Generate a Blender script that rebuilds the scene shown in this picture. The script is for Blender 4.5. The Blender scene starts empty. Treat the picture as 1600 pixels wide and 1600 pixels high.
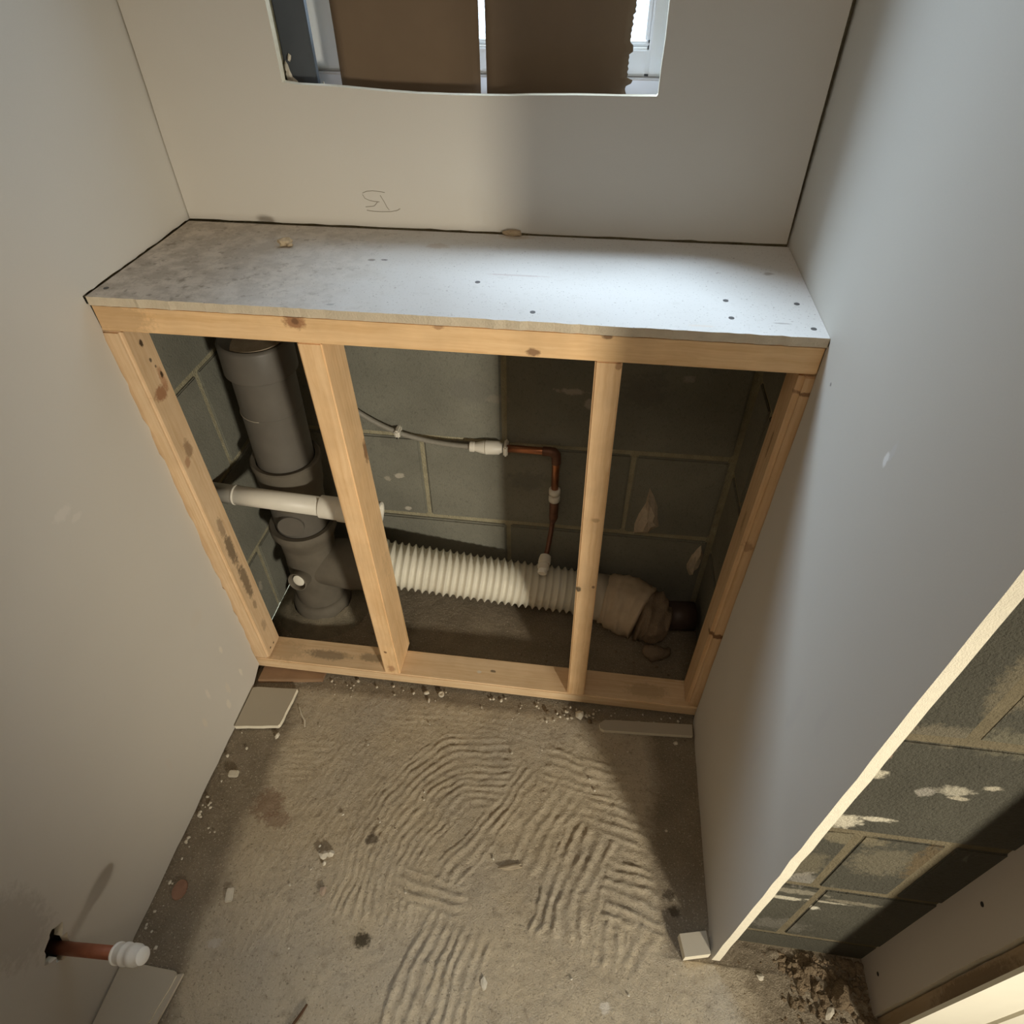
import bpy, bmesh, math, random
import numpy as np
from mathutils import Vector, Matrix, noise

S = bpy.context.scene
COL = S.collection
rnd = random.Random(7)

# ------------------------------------------------------------------ camera
W, D, H, YF = 0.95, 0.28, 0.8816, -0.4336     # alcove width, shelf depth, shelf height, end of right wall
yaw, pit, rol = -0.1366, 0.7555, -0.0076
fw = Vector((math.sin(yaw) * math.cos(pit), math.cos(yaw) * math.cos(pit), -math.sin(pit)))
rt = Vector((math.cos(yaw), -math.sin(yaw), 0)); up = rt.cross(fw)
r2 = math.cos(rol) * rt + math.sin(rol) * up; u2 = -math.sin(rol) * rt + math.cos(rol) * up
cd = bpy.data.cameras.new('camera'); cam = bpy.data.objects.new('camera', cd); COL.objects.link(cam)
cam.matrix_world = Matrix(((r2.x, u2.x, -fw.x, 0.6711), (r2.y, u2.y, -fw.y, -0.7434), (r2.z, u2.z, -fw.z, 1.2610), (0, 0, 0, 1)))
cd.sensor_width = 36; cd.lens = 1017.0 / 1600 * 36; cd.clip_start = 0.02
S.camera = cam
S.view_settings.view_transform = 'Standard'; S.view_settings.look = 'None'
S.view_settings.gamma = 1; S.view_settings.use_curve_mapping = False
S.view_settings.exposure = 0.16
S.cycles.use_denoising = True
S.cycles.max_bounces = 10; S.cycles.diffuse_bounces = 6; S.cycles.transparent_max_bounces = 12

# ------------------------------------------------------------------ sky and lights
wd = bpy.data.worlds.new('sky'); S.world = wd; wd.use_nodes = True
bgn = wd.node_tree.nodes['Background']; bgn.inputs[0].default_value = (0.72, 0.86, 1.0, 1); bgn.inputs[1].default_value = 4.2

def light(name, kind, loc, energy, color, **kw):
    l = bpy.data.lights.new(name, kind); o = bpy.data.objects.new(name, l); COL.objects.link(o)
    o.location = loc; l.energy = energy; l.color = color
    for k, v in kw.items():
        if k == 'aim': o.rotation_euler = (Vector(v) - Vector(loc)).to_track_quat('-Z', 'Y').to_euler()
        else: setattr(l, k, v)
    return o
sky_light = light('hazy_daylight', 'SUN', (0.2, 1.5, 4.0), 11.5, (0.72, 0.86, 1.0), angle=math.radians(24))
sky_light.rotation_euler = Vector((0.95, -1.0, -2.0)).to_track_quat('-Z', 'Y').to_euler()
sky_light = light('hazy_daylight_high', 'SUN', (0.4, 1.5, 4.2), 3.6, (0.78, 0.89, 1.0), angle=math.radians(22))
sky_light.rotation_euler = Vector((0.02, -1.0, -2.1)).to_track_quat('-Z', 'Y').to_euler()
light('work_lamp', 'SPOT', (1.86, -1.94, 0.88), 165, (1.0, 0.92, 0.77), shadow_soft_size=0.10, spot_size=math.radians(55), spot_blend=1.0, aim=(0.46, 0.05, 0.27))
light('room_fill_light', 'AREA', (0.62, -1.35, 2.3), 4.5, (1.0, 0.80, 0.60), shape='SQUARE', size=0.5, aim=(0.5, -0.6, 0.0))  # unseen warm overhead fill, added to lift the room's ambient light

# ------------------------------------------------------------------ node helpers
class NT:
    def __init__(s, name):
        s.m = bpy.data.materials.new(name); s.m.use_nodes = True; s.t = s.m.node_tree
        s.b = s.t.nodes['Principled BSDF']; s.geo = s.n('ShaderNodeNewGeometry'); s.pos = s.geo.outputs['Position']
    def n(s, ty, **kw):
        x = s.t.nodes.new(ty)
        for k, v in kw.items(): setattr(x, k, v)
        return x
    def lk(s, a, b): s.t.links.new(a, b)
    def put(s, sock, v):
        if hasattr(v, 'is_linked') or hasattr(v, 'links'): s.lk(v, sock)
        else: sock.default_value = v
    def math(s, op, a, b=0.0, clamp=False):
        x = s.n('ShaderNodeMath', operation=op, use_clamp=clamp); s.put(x.inputs[0], a); s.put(x.inputs[1], b); return x.outputs[0]
    def vmath(s, op, a, b=(0, 0, 0)):
        x = s.n('ShaderNodeVectorMath', operation=op); s.put(x.inputs[0], a); s.put(x.inputs[1], b)
        return x.outputs['Value'] if op in ('LENGTH', 'DISTANCE', 'DOT_PRODUCT') else x.outputs[0]
    def noise(s, scale, detail=3, rough=.55, vec=None, col=False):
        x = s.n('ShaderNodeTexNoise'); x.inputs['Scale'].default_value = scale; x.inputs['Detail'].default_value = detail
        x.inputs['Roughness'].default_value = rough; s.lk(vec or s.pos, x.inputs['Vector'])
        return x.outputs['Color' if col else 'Fac']
    def mr(s, v, a, b, c=0.0, d=1.0):
        x = s.n('ShaderNodeMapRange'); s.put(x.inputs[0], v)
        for i, q in enumerate((a, b, c, d)): x.inputs[i + 1].default_value = q
        return x.outputs[0]
    def mix(s, f, a, b):
        x = s.n('ShaderNodeMix', data_type='RGBA'); s.put(x.inputs[0], f)
        for i, q in ((6, a), (7, b)):
            if isinstance(q, tuple): x.inputs[i].default_value = (q + (1,))[:4]
            else: s.lk(q, x.inputs[i])
        return x.outputs[2]
    def bump(s, h, strength=.3, dist=.002):
        x = s.n('ShaderNodeBump'); x.inputs['Strength'].default_value = strength; x.inputs['Distance'].default_value = dist
        s.lk(h, x.inputs['Height']); s.lk(x.outputs[0], s.b.inputs['Normal'])
    def spots(s, col, sp, nscale=60, namp=.8):
        # stains and smears with a place and a shape of their own
        nz = s.math('MULTIPLY', s.math('SUBTRACT', s.noise(nscale, 4, .65), .5), namp * 2)
        for c, r, color, st in sp:
            d = s.vmath('LENGTH', s.vmath('MULTIPLY', s.vmath('SUBTRACT', s.pos, c), tuple(1 / q for q in r)))
            k = s.mr(s.math('ADD', d, nz), 1.0, .6, 0, st)
            col = s.mix(k, col, color)
        return col
    def done(s, col, rough=.8, spec=.3, metal=0.0):
        s.put(s.b.inputs['Base Color'], (col + (1,)) if isinstance(col, tuple) else col)
        s.put(s.b.inputs['Roughness'], rough); s.b.inputs['Specular IOR Level'].default_value = spec
        s.b.inputs['Metallic'].default_value = metal
        return s.m

def plain(name, col, rough=.6, spec=.4, metal=0.0, var=.15, nscale=40, bump=.1, bdist=.001):
    t = NT(name); n = t.noise(nscale, 4)
    c = t.mix(n, tuple(q * (1 - var) for q in col), tuple(min(1, q * (1 + var)) for q in col))
    if bump: t.bump(t.noise(nscale * 6, 3), bump, bdist)
    return t.done(c, rough, spec, metal)

def board_mat(name, spots=(), base=(0.60, 0.57, 0.51)):
    t = NT(name)
    c = t.mix(t.noise(3.5, 3), tuple(q * .95 for q in base), tuple(q * 1.05 for q in base))
    c = t.mix(t.mr(t.noise(700, 2), .3, .7, 0, .12), c, tuple(q * .8 for q in base))
    c = t.spots(c, spots, 90, .7)
    t.bump(t.noise(900, 2), .08, .0004)
    return t.done(c, .75, .25)

def timber(name, axis, spots=(), base=(0.78, 0.555, 0.31), seed=0.0):
    t = NT(name)
    sc = [1.0, 1.0, 1.0]; sc[axis] = 0.035
    v = t.vmath('MULTIPLY', t.vmath('ADD', t.pos, (seed, seed * .7, seed * 1.3)), tuple(sc))
    warp = t.vmath('ADD', v, t.vmath('MULTIPLY', t.noise(25, 2, col=True), (.006, .006, .006)))
    g1 = t.noise(210, 3, .6, warp); g2 = t.noise(70, 2, .5, warp)
    c = t.mix(t.mr(g1, .35, .7), base, tuple(q * f for q, f in zip(base, (.84, .76, .66))))
    c = t.mix(t.mr(g2, .3, .75, 0, .55), c, tuple(q * f for q, f in zip(base, (1.1, 1.12, 1.2))))
    c = t.mix(t.mr(t.noise(14, 3), .4, .8, 0, .35), c, (0.45, .30, .16))
    c = t.spots(c, spots, 110, .75)
    t.bump(g1, .25, .0008)
    return t.done(c, .7, .3)

def block_mat(name, spots=(), base=(0.19, 0.187, 0.15), scuff=.5, rough_=.55):
    t = NT(name)
    c = t.mix(t.noise(9, 4), tuple(q * .72 for q in base), tuple(q * 1.35 for q in base))
    c = t.mix(t.mr(t.noise(160, 3, .7), .55, .72, 0, .5), c, tuple(q * .5 for q in base))
    sv = t.vmath('MULTIPLY', t.pos, (1, 1, .35))
    c = t.mix(t.mr(t.noise(28, 6, .72, sv), .62, .74, 0, scuff), c, (.24, .22, .17))
    c = t.spots(c, spots, 70, 1.0)
    t.bump(t.math('ADD', t.noise(260, 4, .7), t.math('MULTIPLY', t.noise(35, 3), .8)), rough_, .003 if rough_ < .6 else .006)
    return t.done(c, .78, .35)

MORTAR = plain('mortar', (0.34, 0.31, 0.21), .9, .1, var=.35, nscale=50, bump=.8, bdist=.004)
EDGE = plain('gypsum_edge', (0.84, 0.78, 0.62), .85, .2, var=.12, nscale=150, bump=.6, bdist=.002)
WHITE_PLASTIC = plain('white_plastic', (0.70, 0.67, 0.58), .45, .5, var=.06, bump=0)
GREY_PIPE = plain('grey_pipe_plastic', (0.115, 0.105, 0.088), .5, .4, var=.2, nscale=25, bump=.05)
DUSTY_PIPE = plain('dusty_grey_plastic', (0.125, 0.11, 0.085), .75, .25, var=.35, nscale=22, bump=.15)
HOSE = plain('cream_hose_plastic', (0.66, 0.63, 0.52), .5, .4, var=.18, nscale=12, bump=.05)
COPPER = plain('copper', (0.50, 0.22, 0.12), .34, .5, 1.0, var=.35, nscale=30, bump=.05)
COPPER_DULL = plain('tarnished_copper', (0.17, 0.085, 0.055), .5, .4, .6, var=.4, nscale=60, bump=.1)
COPPER_RED = plain('brick_red_copper', (0.33, 0.125, 0.07), .45, .4, .5, var=.3, nscale=60, bump=.05)
BLACK = plain('black_screw', (0.012, 0.011, 0.01), .5, .4, bump=0)
CARD = plain('cardboard', (0.165, 0.115, 0.072), .8, .2, var=.1, nscale=20, bump=.1)
UPVC = plain('white_upvc', (0.88, 0.90, 0.91), .35, .5, var=.03, bump=0)
TAPE = plain('tan_masking_tape', (0.46, 0.37, 0.26), .7, .3, var=.22, nscale=40, bump=.25, bdist=.002)
BROWN_TAPE = plain('dirty_wrapping', (0.20, 0.15, 0.10), .75, .3, var=.4, nscale=45, bump=.5, bdist=.004)
DABM = plain('plaster_dab', (0.52, 0.44, 0.33), .9, .1, var=.25, nscale=120, bump=.7, bdist=.003)
CHIP = plain('plaster_chip', (0.62, 0.57, 0.46), .9, .1, var=.18, nscale=120, bump=.5, bdist=.002)
STONE = plain('rubble_stone', (0.20, 0.15, 0.095), .9, .1, var=.55, nscale=60, bump=.8, bdist=.004)
RED = plain('terracotta', (0.26, 0.15, 0.10), .9, .1, var=.25, nscale=80, bump=.4)
SCREW = plain('grey_screw', (0.09, 0.085, 0.08), .6, .4, bump=0)
PENCIL = plain('pencil_line', (0.30, 0.27, 0.21), .8, .2, bump=0)
PLASTER = plain('plaster', (0.52, 0.47, 0.40), .9, .2, var=.06, nscale=4, bump=.05)
FRAME_PAINT = plain('cream_frame', (0.80, 0.76, 0.62), .5, .4, var=.05, nscale=20, bump=.05)
DPC = plain('dark_plastic_strip', (0.075, 0.085, 0.095), .5, .4, var=.25, nscale=18, bump=.1)

# ------------------------------------------------------------------ mesh helpers
def link(name, bm, mat, parent=None, smooth=False, kind=None):
    me = bpy.data.meshes.new(name)
    bmesh.ops.recalc_face_normals(bm, faces=bm.faces[:])
    if smooth:
        for f in bm.faces: f.smooth = True
    bm.to_mesh(me); bm.free()
    for m in (mat if isinstance(mat, (list, tuple)) else [mat]): me.materials.append(m)
    o = bpy.data.objects.new(name, me); COL.objects.link(o)
    if parent is not None:
        o.parent = parent
        if parent.type == 'EMPTY': o.location = -parent.location
    if kind: o['kind'] = kind
    return o
def thing(name, label, cat, loc, group=None):
    o = bpy.data.objects.new(name, None); COL.objects.link(o); o.location = loc; o.empty_display_size = .05
    return tag(o, label, cat, group)
def tag(o, label, cat, group=None):
    o['label'] = label; o['category'] = cat
    if group: o['group'] = group
    return o
def hexa(bm, c):                                   # eight corners: bottom four then top four
    v = [bm.verts.new(q) for q in c]
    for f in ((3, 2, 1, 0), (4, 5, 6, 7), (0, 1, 5, 4), (1, 2, 6, 5), (2, 3, 7, 6), (3, 0, 4, 7)): bm.faces.new([v[i] for i in f])
    return v
def box(lo, hi, bev=0.0, seg=2, bm=None):
    b = bm or bmesh.new(); x0, y0, z0 = lo; x1, y1, z1 = hi
    v = hexa(b, [(x0, y0, z0), (x1, y0, z0), (x1, y1, z0), (x0, y1, z0), (x0, y0, z1), (x1, y0, z1), (x1, y1, z1), (x0, y1, z1)])
    if bev: bmesh.ops.bevel(b, geom=list({e for q in v for e in q.link_edges}), offset=bev, segments=seg, affect='EDGES')
    return b
def bar(corners, bev, seg=3):
    b = bmesh.new(); v = hexa(b, corners)
    bmesh.ops.bevel(b, geom=list({e for q in v for e in q.link_edges}), offset=bev, segments=seg, affect='EDGES'); return b
def tube(pts, radii, seg=24, bm=None, caps=True, jitter=None, squash=None):
    b = bm or bmesh.new(); P = [Vector(p) for p in pts]; n = len(P)
    if not hasattr(radii, '__len__'): radii = [radii] * n
    T = []
    for i in range(n):
        a, c = P[max(i - 1, 0)], P[min(i + 1, n - 1)]
        t = c - a
        t = t.normalized() if t.length > 1e-9 else (T[-1].copy() if T else Vector((0, 0, 1)))
        if T and t.dot(T[-1]) < -.2: t = -t          # a profile that doubles back keeps its frame
        T.append(t)
    ref = Vector((0, 0, 1)) if abs(T[0].z) < .9 else Vector((0, 1, 0))
    N = (ref - T[0] * ref.dot(T[0])).normalized(); rings = []
    for i in range(n):
        N = (N - T[i] * N.dot(T[i])).normalized(); B = T[i].cross(N); r = []
        for k in range(seg):
            a = 2 * math.pi * k / seg; q = radii[i] * (jitter(i, a) if jitter else 1)
            r.append(b.verts.new(P[i] + (N * math.cos(a) + B * math.sin(a)) * q))
        rings.append(r)
    for i in range(n - 1):
        for k in range(seg):
            b.faces.new((rings[i][k], rings[i][(k + 1) % seg], rings[i + 1][(k + 1) % seg], rings[i + 1][k]))
    if caps: b.faces.new(rings[0][::-1]); b.faces.new(rings[-1])
    return b
def sheet(outline, holes, to3, nrm, th):
    # flat board: outline and holes in 2-D, front face at to3(u, v), thickness th along nrm; slot 1 = cut edge
    b = bmesh.new(); E = []
    for lp in [outline] + holes:
        v = [b.verts.new(to3(*q)) for q in lp]; E += [b.edges.new((v[i], v[(i + 1) % len(v)])) for i in range(len(v))]
    bmesh.ops.triangle_fill(b, edges=E, use_beauty=True, use_dissolve=False)
    g = bmesh.ops.extrude_face_region(b, geom=b.faces[:])
    nv = Vector(nrm)
    bmesh.ops.translate(b, verts=[q for q in g['geom'] if isinstance(q, bmesh.types.BMVert)], vec=nv * th)
    b.normal_update()
    for f in b.faces:
        if abs(f.normal.dot(nv)) < .5: f.material_index = 1
    return b
def rough(a, b, n, amp, seed=0):
    # points from a to b (b left out) with a ragged sideways wander
    r = random.Random(seed); dx, dy = b[0] - a[0], b[1] - a[1]; L = math.hypot(dx, dy) or 1; out = [a]
    for i in range(1, n):
        t = i / n + r.uniform(-.3, .3) / n; w = r.uniform(-amp, amp)
        out.append((a[0] + dx * t - dy / L * w, a[1] + dy * t + dx / L * w))
    return out
def rock(bm, c, s, seed, sub=1, rotz=0.0, jag=.28):
    r = random.Random(seed); g = bmesh.ops.create_icosphere(bm, subdivisions=sub, radius=1.0)
    R = Matrix.Rotation(rotz, 3, 'Z')
    for v in g['verts']:
        q = Vector(v.co) * (1 + r.uniform(-jag, jag)); q = Vector((q.x * s[0], q.y * s[1], q.z * s[2])); v.co = R @ q + Vector(c)
    return bm

# ------------------------------------------------------------------ floor: old concrete with combed tile adhesive
FX0, FX1, FY0, FY1, ST = -0.035, 1.30, -0.86, 0.335, 0.0024
gx = np.arange(FX0, FX1, ST); gy = np.arange(FY0, FY1, ST); X, Y = np.meshgrid(gx, gy)
def vnoise(X, Y, sc, seed):
    R = np.random.RandomState(seed); n = 128; L = R.rand(n, n)
    a, b = X * sc + 40, Y * sc + 40; i, j = np.floor(a).astype(int), np.floor(b).astype(int); u, v = a - i, b - j
    u = u * u * (3 - 2 * u); v = v * v * (3 - 2 * v); g = lambda p, q: L[p % n, q % n]
    return (g(i, j) * (1 - u) + g(i + 1, j) * u) * (1 - v) + (g(i, j + 1) * (1 - u) + g(i + 1, j + 1) * u) * v - .5
def fbm(X, Y, sc, seed, o=4): return sum(vnoise(X, Y, sc * 2 ** k, seed + k) / 2 ** k for k in range(o))
def sstep(a, b, x): t = np.clip((x - a) / (b - a), 0, 1); return t * t * (3 - 2 * t)
wx = X + fbm(X, Y, 18, 3, 4) * .012; wy = Y + fbm(X, Y, 18, 9, 4) * .012
# how much adhesive is left on the slab
edge_l = .088 + .03 * fbm(X, Y, 9, 21); edge_r = .885 + .03 * fbm(X, Y, 7, 31)
adh = sstep(-.02, .045, X - edge_l) * sstep(-.012, .04, edge_r - X + np.where(Y < -.44, .5, 0)) * sstep(-.005, .03, -.02 - Y)
adh *= .72 + .5 * np.clip(fbm(X, Y, 6, 51) + .35, 0, 1); adh = np.clip(adh, 0, 1)
hgt = .0016 * adh + .0013 * fbm(X, Y, 30, 61) + .0012 * fbm(X, Y, 110, 65, 2) * (.4 + .6 * adh) + .003 * vnoise(X, Y, 4, 68)
ridge = np.zeros_like(X)
def stroke(pts, hw, n, amp, soft=.012, seed=0, keep=0.0):
    # one drag of a notched trowel: n parallel ridges of half-width hw along a bent line
    global ridge
    if len(pts) > 2:
        P = [np.array(q) for q in [pts[0]] + list(pts) + [pts[-1]]]; o = []
        for i in range(1, len(P) - 2):
            for k in range(6):
                t = k / 6; a, b, c, d = P[i - 1:i + 3]
                o.append(.5 * (2 * b + (c - a) * t + (2 * a - 5 * b + 4 * c - d) * t * t + (3 * b - a - 3 * c + d) * t ** 3))
        pts = o + [P[-2]]
    best = np.full(X.shape, 9.0); sd = np.zeros_like(X); ends = np.zeros_like(X)
    for i in range(len(pts) - 1):
        a, b = np.array(pts[i]), np.array(pts[i + 1]); d = b - a; L = np.hypot(*d); d = d / L
        t = (wx - a[0]) * d[0] + (wy - a[1]) * d[1]; s = -(wx - a[0]) * d[1] + (wy - a[1]) * d[0]
        lo = 0 if i else -.0; tc = np.clip(t, 0, L); q = np.hypot(t - tc, s); m = q < best
        best = np.where(m, q, best); sd = np.where(m, s, sd)
        over = np.where(t < 0, -t, np.where(t > L, t - L, 0)); ends = np.where(m, over, ends)
    mask = (1 - sstep(hw - .003, hw + .002, np.abs(sd))) * (1 - sstep(0, soft, ends + .008 * fbm(X, Y, 40, 70 + seed)))
    mask = np.where(best > hw * 1.6 + soft, 0, mask)
    w = .5 + .5 * np.cos(2 * np.pi * (sd / (2 * hw) * n + .5)); w = w ** 1.3
    w *= .45 + .9 * np.clip(fbm(X, Y, 45, 90 + seed, 3) + .35, 0, 1)
    ridge = ridge * (1 - mask * (1 - keep)) + mask * w * amp
A = .0034
stroke([(.10, -.205), (.20, -.195), (.31, -.205)], .055, 8, A * .30, seed=1)
stroke([(.274, -.168), (.235, -.28), (.213, -.36), (.19, -.55), (.17, -.68)], .062, 9, A * .24, .04, seed=2)
stroke([(.34, -.50), (.315, -.42), (.30, -.33), (.315, -.25), (.36, -.17)], .022, 3, A * .22, .03, seed=16)
stroke([(.375, -.44), (.385, -.33), (.42, -.245), (.48, -.18), (.575, -.165)], .078, 11, A * .62, .02, seed=3)
stroke([(.30, -.075), (.45, -.07), (.60, -.085)], .022, 3, A * .30, .03, seed=4)
stroke([(.62, -.165), (.565, -.269), (.480, -.39)], .024, 3, A * .75, seed=5)
stroke([(.425, -.385), (.525, -.402)], .027, 3, A * .9, seed=6)
stroke([(.655, -.155), (.75, -.165), (.845, -.165)], .05, 6, A * .62, .02, seed=7)
stroke([(.70, -.20), (.665, -.26), (.64, -.33)], .040, 4, A * .7, .02, seed=8)
stroke([(.735, -.225), (.82, -.238), (.885, -.262)], .036, 4, A * .8, seed=9)
stroke([(.738, -.268), (.83, -.298), (.90, -.325)], .022, 2, A * .8, seed=10)
stroke([(.755, -.262), (.74, -.31), (.715, -.37), (.705, -.43)], .052, 5, A * 1.15, seed=11)
stroke([(.782, -.345), (.84, -.355), (.905, -.372)], .052, 6, A * 1.15, seed=12)
stroke([(.79, -.405), (.782, -.46)], .028, 3, A * .9, seed=13)
stroke([(.85, -.405), (.815, -.46)], .022, 2, A * .8, seed=14)
stroke([(.53, -.455), (.519, -.495), (.505, -.574), (.49, -.75)], .068, 8, A * 1.0, .03, seed=15)
stroke([(.76, -.60), (.90, -.56)], .04, 4, A * .4, .03, seed=17)
ridge *= sstep(.25, .6, adh)
hgt += ridge
rub = sstep(.985, 1.03, X + .02 * fbm(X, Y, 20, 77)) * sstep(-.40, -.41, Y)
hgt += rub * (.0035 * fbm(X, Y, 55, 81, 4) + .002); adh = adh * (1 - .65 * rub)
damp = sstep(.5, .8, vnoise(X, Y, 11, 5) + .5) * np.clip(1 - adh, 0, 1)
nx, ny = len(gx), len(gy)
co = np.stack([X.ravel(), Y.ravel(), hgt.ravel()], 1).astype(np.float32)
ii = np.arange(nx * ny).reshape(ny, nx)
quads = np.stack([ii[:-1, :-1], ii[:-1, 1:], ii[1:, 1:], ii[1:, :-1]], -1).reshape(-1, 4)
outer = np.array([(-.3, -3.2, 0), (3.0, -3.2, 0), (3.0, FY0 + .002, 0), (-.3, FY0 + .002, 0), (FX1 - .004, FY0 + .002, 0), (3.0, .6, 0), (FX1 - .004, .6, 0)], np.float32)
outer[:, 2] -= .001; base = len(co); co = np.concatenate([co, outer])
quads = np.concatenate([quads, [[base, base + 1, base + 2, base + 3], [base + 4, base + 2, base + 5, base + 6]]])
fme = bpy.data.meshes.new('floor')
fme.vertices.add(len(co)); fme.vertices.foreach_set('co', co.ravel())
fme.loops.add(quads.size); fme.loops.foreach_set('vertex_index', quads.ravel().astype(np.int32))
fme.polygons.add(len(quads)); fme.polygons.foreach_set('loop_start', np.arange(0, quads.size, 4, dtype=np.int32))
fme.update(); fme.validate()
for nm, arr in (('adhesive', adh), ('ridge', ridge / A)):
    at = fme.attributes.new(nm, 'FLOAT', 'POINT'); at.data.foreach_set('value', np.concatenate([arr.ravel(), np.full(len(outer), .6)]).astype(np.float32))
fme.polygons.foreach_set('use_smooth', np.ones(len(quads), bool))
def floor_mat():
    t = NT('adhesive_floor')
    ad = t.n('ShaderNodeAttribute', attribute_name='adhesive').outputs['Fac']; rg = t.n('ShaderNodeAttribute', attribute_name='ridge').outputs['Fac']
    conc = t.mix(t.noise(18, 5), (.16, .13, .09), (.34, .285, .205))
    glue = t.mix(t.noise(14, 5, .6), (.42, .345, .235), (.60, .515, .375))
    glue = t.mix(t.mr(t.noise(5, 3), .45, .7, 0, .55), glue, (.40, .36, .295))
    c = t.mix(t.mr(t.math('ADD', ad, t.math('MULTIPLY', t.math('SUBTRACT', t.noise(70, 4), .5), .5)), .2, .8), conc, glue)
    c = t.mix(t.math('MULTIPLY', rg, .22, True), c, (.64, .56, .42))
    c = t.mix(t.mr(t.noise(330, 3, .7), .58, .70, 0, .8), c, (.66, .58, .45))
    c = t.mix(t.mr(t.noise(240, 3, .7, t.vmath('ADD', t.pos, (3, 1, 2))), .57, .72, 0, .75), c, (.11, .085, .055))
    c = t.mix(t.mr(t.noise(45, 5, .7, t.vmath('ADD', t.pos, (5, 2, 0))), .52, .72, 0, .5), c, (.22, .175, .12))
    c = t.spots(c, [((.132, -.284, 0), (.035, .035, .1), (.20, .115, .07), .6), ((.16, -.31, 0), (.03, .02, .1), (.21, .12, .075), .5),
                    ((.377, -.48, 0), (.016, .014, .1), (.045, .035, .02), .9), ((.347, -.323, 0), (.014, .012, .1), (.08, .06, .04), .8),
                    ((.885, -.345, 0), (.012, .012, .1), (.06, .045, .03), .8), ((.894, -.37, 0), (.010, .012, .1), (.06, .045, .03), .8),
                    ((.135, -.515, 0), (.014, .009, .1), (.55, .50, .42), .8), ((.78, -.518, 0), (.009, .009, .1), (.68, .62, .52), .9)], 130, .9)
    t.bump(t.math('ADD', t.noise(420, 4, .7), t.math('MULTIPLY', t.noise(110, 4, .65), 1.3)), .9, .003)
    return t.done(c, .88, .15)
fme.materials.append(floor_mat())
floor = bpy.data.objects.new('floor', fme); COL.objects.link(floor); floor['kind'] = 'structure'

# ------------------------------------------------------------------ room shell
ST_ = 'structure'
CEIL = 2.65
# left plasterboard: runs to the back wall above the shelf, stops with a ragged edge at the studs below it
left_spots = [((0, -.206, .675), (.02, .020, .009), (.66, .62, .56), .75), ((0, -.19, .655), (.02, .012, .006), (.66, .62, .56), .7), ((0, -.095, .31), (.02, .022, .018), (.58, .54, .47), .6),
              ((0, -.080, .19), (.02, .006, .012), (.70, .65, .55), .8), ((0, -.128, .069), (.02, .007, .018), (.70, .65, .55), .8),
              ((0, -.158, .155), (.02, .005, .018), (.68, .63, .55), .8), ((0, -.197, .117), (.02, .006, .016), (.66, .60, .50), .7),
              ((0, -.061, .083), (.02, .005, .014), (.72, .68, .58), .8), ((0, -.11, .10), (.02, .007, .02), (.66, .60, .50), .6),
              ((0, -.30, .16), (.02, .006, .02), (.60, .55, .48), .5), ((0, -.59, .30), (.02, .05, .09), (.30, .265, .22), .35)]
LB = board_mat('left_plasterboard', left_spots)
out = [(-2.2, 0.002)] + rough((-.60, .0), (-.50, .004), 5, .002, 3) + rough((-.50, .004), (-.064, .002), 16, .0018, 4)
out += [(-.064, .0), (-.004, .028)] + rough((-.004, .03), (.001, H - .022), 44, .0028, 5) + [(.0, H - .012), (-.004, H - .010), (-.005, H + .001)]
out += rough((-.004, H + .0012), (D + .012, H + .0010), 24, .0011, 6) + [(D + .012, H + .001), (D + .012, CEIL), (-2.2, CEIL)]
hole = [(-.582 + (.019 + .005 * math.sin(5 * a) + .004 * math.sin(9 * a)) * math.cos(a), .196 + (.030 + .006 * math.sin(3 * a)) * math.sin(a) + .4 * .019 * math.cos(a)) for a in [2 * math.pi * k / 22 for k in range(22)]]
wall_left = link('wall_left', sheet(out, [hole], lambda u, v: (0, u, v), (-1, 0, 0), .0125), [LB, EDGE], kind=ST_)
# right plasterboard
right_spots = [((W, -.231, .882), (.02, .005, .010), (.85, .84, .82), .9), ((W, -.236, .895), (.02, .004, .012), (.62, .60, .57), .7),
               ((W, -.05, .849), (.02, .003, .003), (.2, .18, .16), .8), ((W, -.30, .55), (.02, .012, .05), (.56, .53, .49), .4),
               ((W, -.27, .38), (.02, .010, .05), (.56, .53, .49), .4), ((W, -.35, .62), (.02, .010, .04), (.56, .53, .49), .35)]
RB = board_mat('right_plasterboard', right_spots)
out = [(YF, .006)] + [(YF + .05, .002), (-.40, .0)] + rough((-.40, 0.002), (-.05, .0), 12, .0018, 8) + [(-.05, 0), (-.01, .0)] + rough((-.004, .02), (0.0, H - .022), 20, .0012, 9)
out += [(0.001, H - .012), (-.004, H - .011), (-.004, H - .004), (D + .010, H - .004), (D + .010, CEIL), (YF, CEIL)] + rough((YF, CEIL), (YF, .006), 60, .0011, 10)[1:]
wall_right = link('wall_right', sheet(out, [], lambda u, v: (W, u, v), (1, 0, 0), .0125), [RB, EDGE], kind=ST_)
# back plasterboard above the shelf with the rough-cut window opening
back_spots = []
BB = board_mat('back_plasterboard', back_spots, (0.58, 0.545, 0.48))
ot = 2.42
opening = [(.2105, 1.0765)] + rough((.2115, 1.0745), (.302, 1.072), 5, .0006, 11)[1:] + [(.302, 1.0715), (.35, 1.0685), (.401, 1.0662), (.45, 1.0655), (.495, 1.0655), (.53, 1.066), (.56, 1.0672), (.622, 1.0685), (.68, 1.0685), (.7285, 1.0690)]
opening += rough((.7300, 1.071), (.729, 1.6), 18, .0008, 12) + [(.729, ot), (.2095, ot)] + rough((.2095, ot), (.2105, 1.0765), 20, .0008, 13)[1:]
ob = rough((.003, H + .0025), (W - .005, H + .0025), 40, .0009, 14) + [(W - .004, H + .003), (W - .0055, 1.0), (W - .0075, 1.3), (W - .009, CEIL), (.002, CEIL)] + rough((.001, CEIL), (.003, H + .0025), 20, .0007, 15)[1:]
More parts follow.
